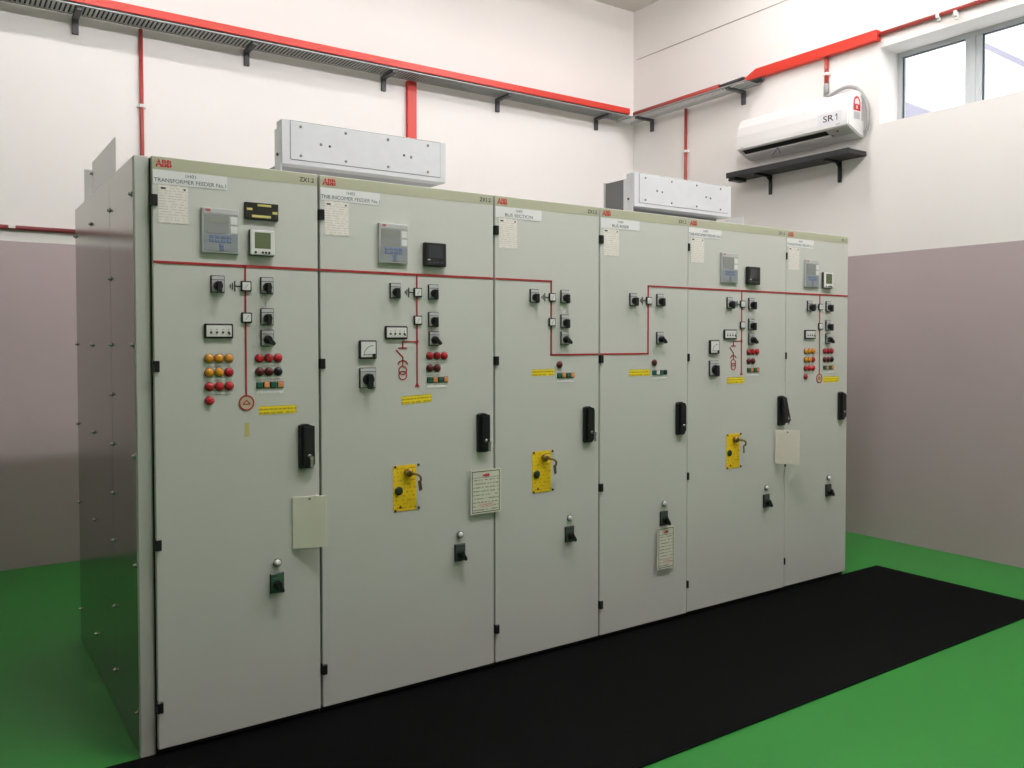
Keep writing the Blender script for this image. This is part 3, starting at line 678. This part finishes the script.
def conduit(label, pts, r, m, clips, axis, name='conduit'):
    t = thing(name, label, 'conduit', pts[0])
    o = Vector(pts[0])
    obj('pipe', tube('pipe', [Vector(q)-o for q in pts], r, m, 12), t)
    for c in clips:
        c = Vector(c)-o
        bm = bmesh.new()
        if axis == 'bz':   # vertical pipe on the back wall
            add_box(bm, -0.028, 0.028, -0.003, 0.016, -0.011, 0.011, 0.001); add_box(bm, -r-0.004, r+0.004, -r-0.005, 0.0, -0.011, 0.011, 0.003)
        elif axis == 'rz':
            add_box(bm, -0.003, 0.016, -0.028, 0.028, -0.011, 0.011, 0.001); add_box(bm, -r-0.005, 0, -r-0.004, r+0.004, -0.011, 0.011, 0.003)
        else:              # horizontal on the right wall
            add_box(bm, -0.003, 0.016, -0.011, 0.011, -0.035, 0.03, 0.001); add_box(bm, -r-0.005, 0, -0.011, 0.011, -r-0.004, r+0.004, 0.003)
        obj('saddle_clip', new_mesh('saddle_clip', bm, WHITE), t, c)
    return t
rb = 0.0135
conduit('thin red vertical conduit on the back wall above the leftmost panel', [(0.565, YB-0.017, TZ-0.001), (0.565, YB-0.017, 2.0)], rb, REDC, [(0.565, YB-0.017, 3.04)], 'bz')
conduit('thin red vertical conduit on the right wall behind the silver box', [(XR-0.017, 2.355, TZ-0.001), (XR-0.017, 2.355, 2.0)], rb, REDC, [(XR-0.017, 2.355, 3.17)], 'rz')
conduit('dark red horizontal conduit low on the back wall at the far left', [(XL+0.05, YB-0.018, 2.168), (1.6, YB-0.018, 2.160)], 0.015, DREDC, [(-0.205, YB-0.018, 2.168)], 'bz')
conduit('dark red conduit running right above the window from the trunking', [(XR-0.02, 0.455, 3.658), (XR-0.02, -2.2, 3.655)], 0.015, REDC, [(XR-0.02, 0.02, 3.655), (XR-0.02, -0.10, 3.63)], 'ry')
conduit('short red conduit dropping from the wall trunking to the air conditioner', [(XR-0.02, 0.89, 3.613), (XR-0.02, 0.89, 3.39)], 0.016, REDC, [(XR-0.02, 0.89, 3.485)], 'rz')
tag(obj('cable_trunking', box('cable_trunking', 2.572, 2.653, YB-0.04, YB-0.001, 2.0, TZ-0.002, REDT, 0.002)), 'wide red vertical trunking on the back wall behind the left silver box', 'trunking')
t = thing('flexible_conduit', 'grey flexible conduit arching around the end of the air conditioner', 'conduit', (XR-0.02, 0.89, 3.40))
obj('coupler', lathe('coupler', [(0.020, -0.08), (0.020, 0.0), (0.017, 0.012)], GREYC, 'z', 14), t)
pth = smooth_path([(0, 0.0, -0.07), (0, -0.03, -0.085), (-0.01, -0.115, -0.068), (-0.02, -0.20, -0.065), (-0.02, -0.285, -0.105), (-0.015, -0.345, -0.21), (-0.01, -0.36, -0.36), (-0.005, -0.335, -0.43)], 8)
obj('hose', tube('hose', pth, 0.0135, GREYC, 10), t)
tag(obj('wall_wire', tube('wall_wire', [(XR-0.004, YB-0.05, 4.18), (XR-0.004, -1.5, 4.175)], 0.0035, mat('grey_wire', (190, 184, 178), 0.6), 6)), 'thin grey wire stretched high across the right wall', 'wire')

# ------------------------------------------------------------------ air conditioner (local x runs to the viewer's right, wall at y = 0)
LAC = 1.032
ac = thing('air_conditioner', 'white split air conditioner lettered SR1 on the right wall', 'air conditioner', (XR-0.002, 1.605, 0), -PI/2)
prof = [(0, 3.262), (-0.09, 3.275), (-0.135, 3.268), (-0.170, 3.24), (-0.192, 3.19), (-0.204, 3.12), (-0.207, 3.05), (-0.205, 3.018), (-0.196, 3.010), (-0.10, 2.965), (-0.05, 2.948), (0, 2.945)]
bm = bmesh.new(); add_prism(bm, prof, 'x', 0, LAC); bmesh.ops.bevel(bm, geom=[e for e in bm.edges if abs(e.verts[0].co.x-e.verts[1].co.x) < 1e-6], offset=0.008, segments=2, affect='EDGES')
me = new_mesh('body', bm, ACW); obj('body', me, ac)
# underside along the line (-0.196,3.010) -> (-0.10,2.965)
def under(name, x0, x1, d0, d1, out, m, thick=0.004):
    ux, uz = 0.096, -0.045; L = math.hypot(ux, uz); ux, uz = ux/L, uz/L; nx, nz = uz, -ux   # outward normal
    A = lambda d, o: (-0.196+ux*d+nx*o, 3.010+uz*d+nz*o)
    return obj(name, prism(name, [A(d0, out), A(d1, out), A(d1, out+thick), A(d0, out+thick)], 'x', x0, x1, m), ac)
under('outlet_trim', 0.015, LAC-0.02, 0.002, 0.100, 0.0005, ACG, 0.002)
under('air_slot', 0.05, LAC-0.198, 0.010, 0.057, 0.0015, mat('black_air_slot', (18, 17, 16), 0.7), 0.0025)
fl = under('louvre_flap', 0.040, LAC-0.19, 0.058, 0.094, 0.008, ACW, 0.007)
under('sensor_dot', LAC-0.125, LAC-0.108, 0.030, 0.044, 0.0026, BLACK, 0.001)
under('sensor_dot', LAC-0.185, LAC-0.172, 0.070, 0.082, 0.0026, BLACK, 0.001)
for a in (-0.012, 0.012):
    obj('ribbon', tube('ribbon', [(0.375, -0.155, 2.974), (0.375+a*1.5, -0.158, 2.948), (0.365+a*3.2, -0.160, 2.925)], 0.003, mat('mauve_ribbon', (120, 112, 150), 0.6), 6), ac)
obj('unit_lettering', text_mesh('SR', 0.088, 0.046, INK, 0.005), ac, (LAC-0.208, -0.2085, 3.064))
obj('unit_lettering', prism('unit_lettering', [(0.017, 0), (0.023, 0), (0.023, 0.046), (0.018, 0.046), (0.006, 0.036), (0.006, 0.030), (0.017, 0.037)], 'y', -0.0006, 0, INK), ac, (LAC-0.112, -0.2082, 3.064))
obj('sticker', box('sticker', LAC-0.255, LAC-0.055, -0.208, -0.2055, 3.045, 3.130, mat('pale_sticker', (232, 232, 236), 0.4)), ac)
obj('maker_mark', box('maker_mark', LAC-0.10, LAC-0.065, -0.2085, -0.206, 3.028, 3.034, GREYP), ac)
obj('maker_mark', box('maker_mark', 0.04, 0.075, -0.2085, -0.206, 3.024, 3.030, GREYP), ac)
# rating sticker on the end face (x = LAC)
st = obj('rating_sticker', box('rating_sticker', LAC, LAC+0.001, -0.150, -0.055, 3.055, 3.235, mat('rating_white', (236, 236, 238), 0.5)), ac)
arch = [(-0.146, 3.125), (-0.062, 3.125)] + [(-0.104+0.042*math.cos(a*PI/10), 3.18+0.050*math.sin(a*PI/10)) for a in range(11)]
obj('red_arch', prism('red_arch', arch, 'x', LAC+0.001, LAC+0.002, mat('rating_red', (204, 52, 60), 0.5)), st)
arc2 = [(-0.132, 3.172), (-0.076, 3.172)] + [(-0.104+0.028*math.cos(a*PI/10), 3.18+0.034*math.sin(a*PI/10)) for a in range(11)]
obj('arch_window', prism('arch_window', arc2, 'x', LAC+0.002, LAC+0.003, mat('rating_pink', (240, 214, 214), 0.5)), st)
obj('arch_mark', prism('arch_mark', [(-0.112, 3.138), (-0.096, 3.138), (-0.096, 3.158), (-0.104, 3.164), (-0.112, 3.158)], 'x', LAC+0.002, LAC+0.003, MATS['rating_pink']), st)
obj('small_print', prism('small_print', [(-0.140, 3.065), (-0.068, 3.065), (-0.068, 3.115), (-0.140, 3.115)], 'x', LAC+0.001, LAC+0.0015, mat('rating_grey', (196, 190, 196), 0.5)), st)
obj('side_print', prism('side_print', [(-0.046, 3.06), (-0.030, 3.06), (-0.030, 3.20), (-0.046, 3.20)], 'x', LAC, LAC+0.001, MATS['rating_grey']), ac)

# black shelf below it
sh = thing('wall_shelf', 'black board shelf on two brackets below the air conditioner', 'shelf', (XR-0.002, 1.70, 0), -PI/2)
obj('board', box('board', 0, 1.145, -0.215, -0.004, 2.803, 2.838, SHELF, 0.004), sh)
obj('front_edge', box('front_edge', 0, 1.145, -0.222, -0.215, 2.797, 2.842, SHELF, 0.002), sh)
for x in (0.285, 0.925):
    bm = bmesh.new(); add_box(bm, -0.014, 0.014, -0.016, 0, 2.645, 2.803, 0.002); add_box(bm, -0.014, 0.014, -0.19, -0.016, 2.785, 2.803, 0.002)
    add_prism(bm, [(-0.016, 2.75), (-0.016, 2.785), (-0.06, 2.785)], 'x', -0.003, 0.003)
    obj('bracket', new_mesh('bracket', bm, BLACK), sh, (x, 0, 0))
obj('end_block', box('end_block', 0.005, 0.075, -0.20, -0.05, 2.775, 2.803, SHELF, 0.004), sh)
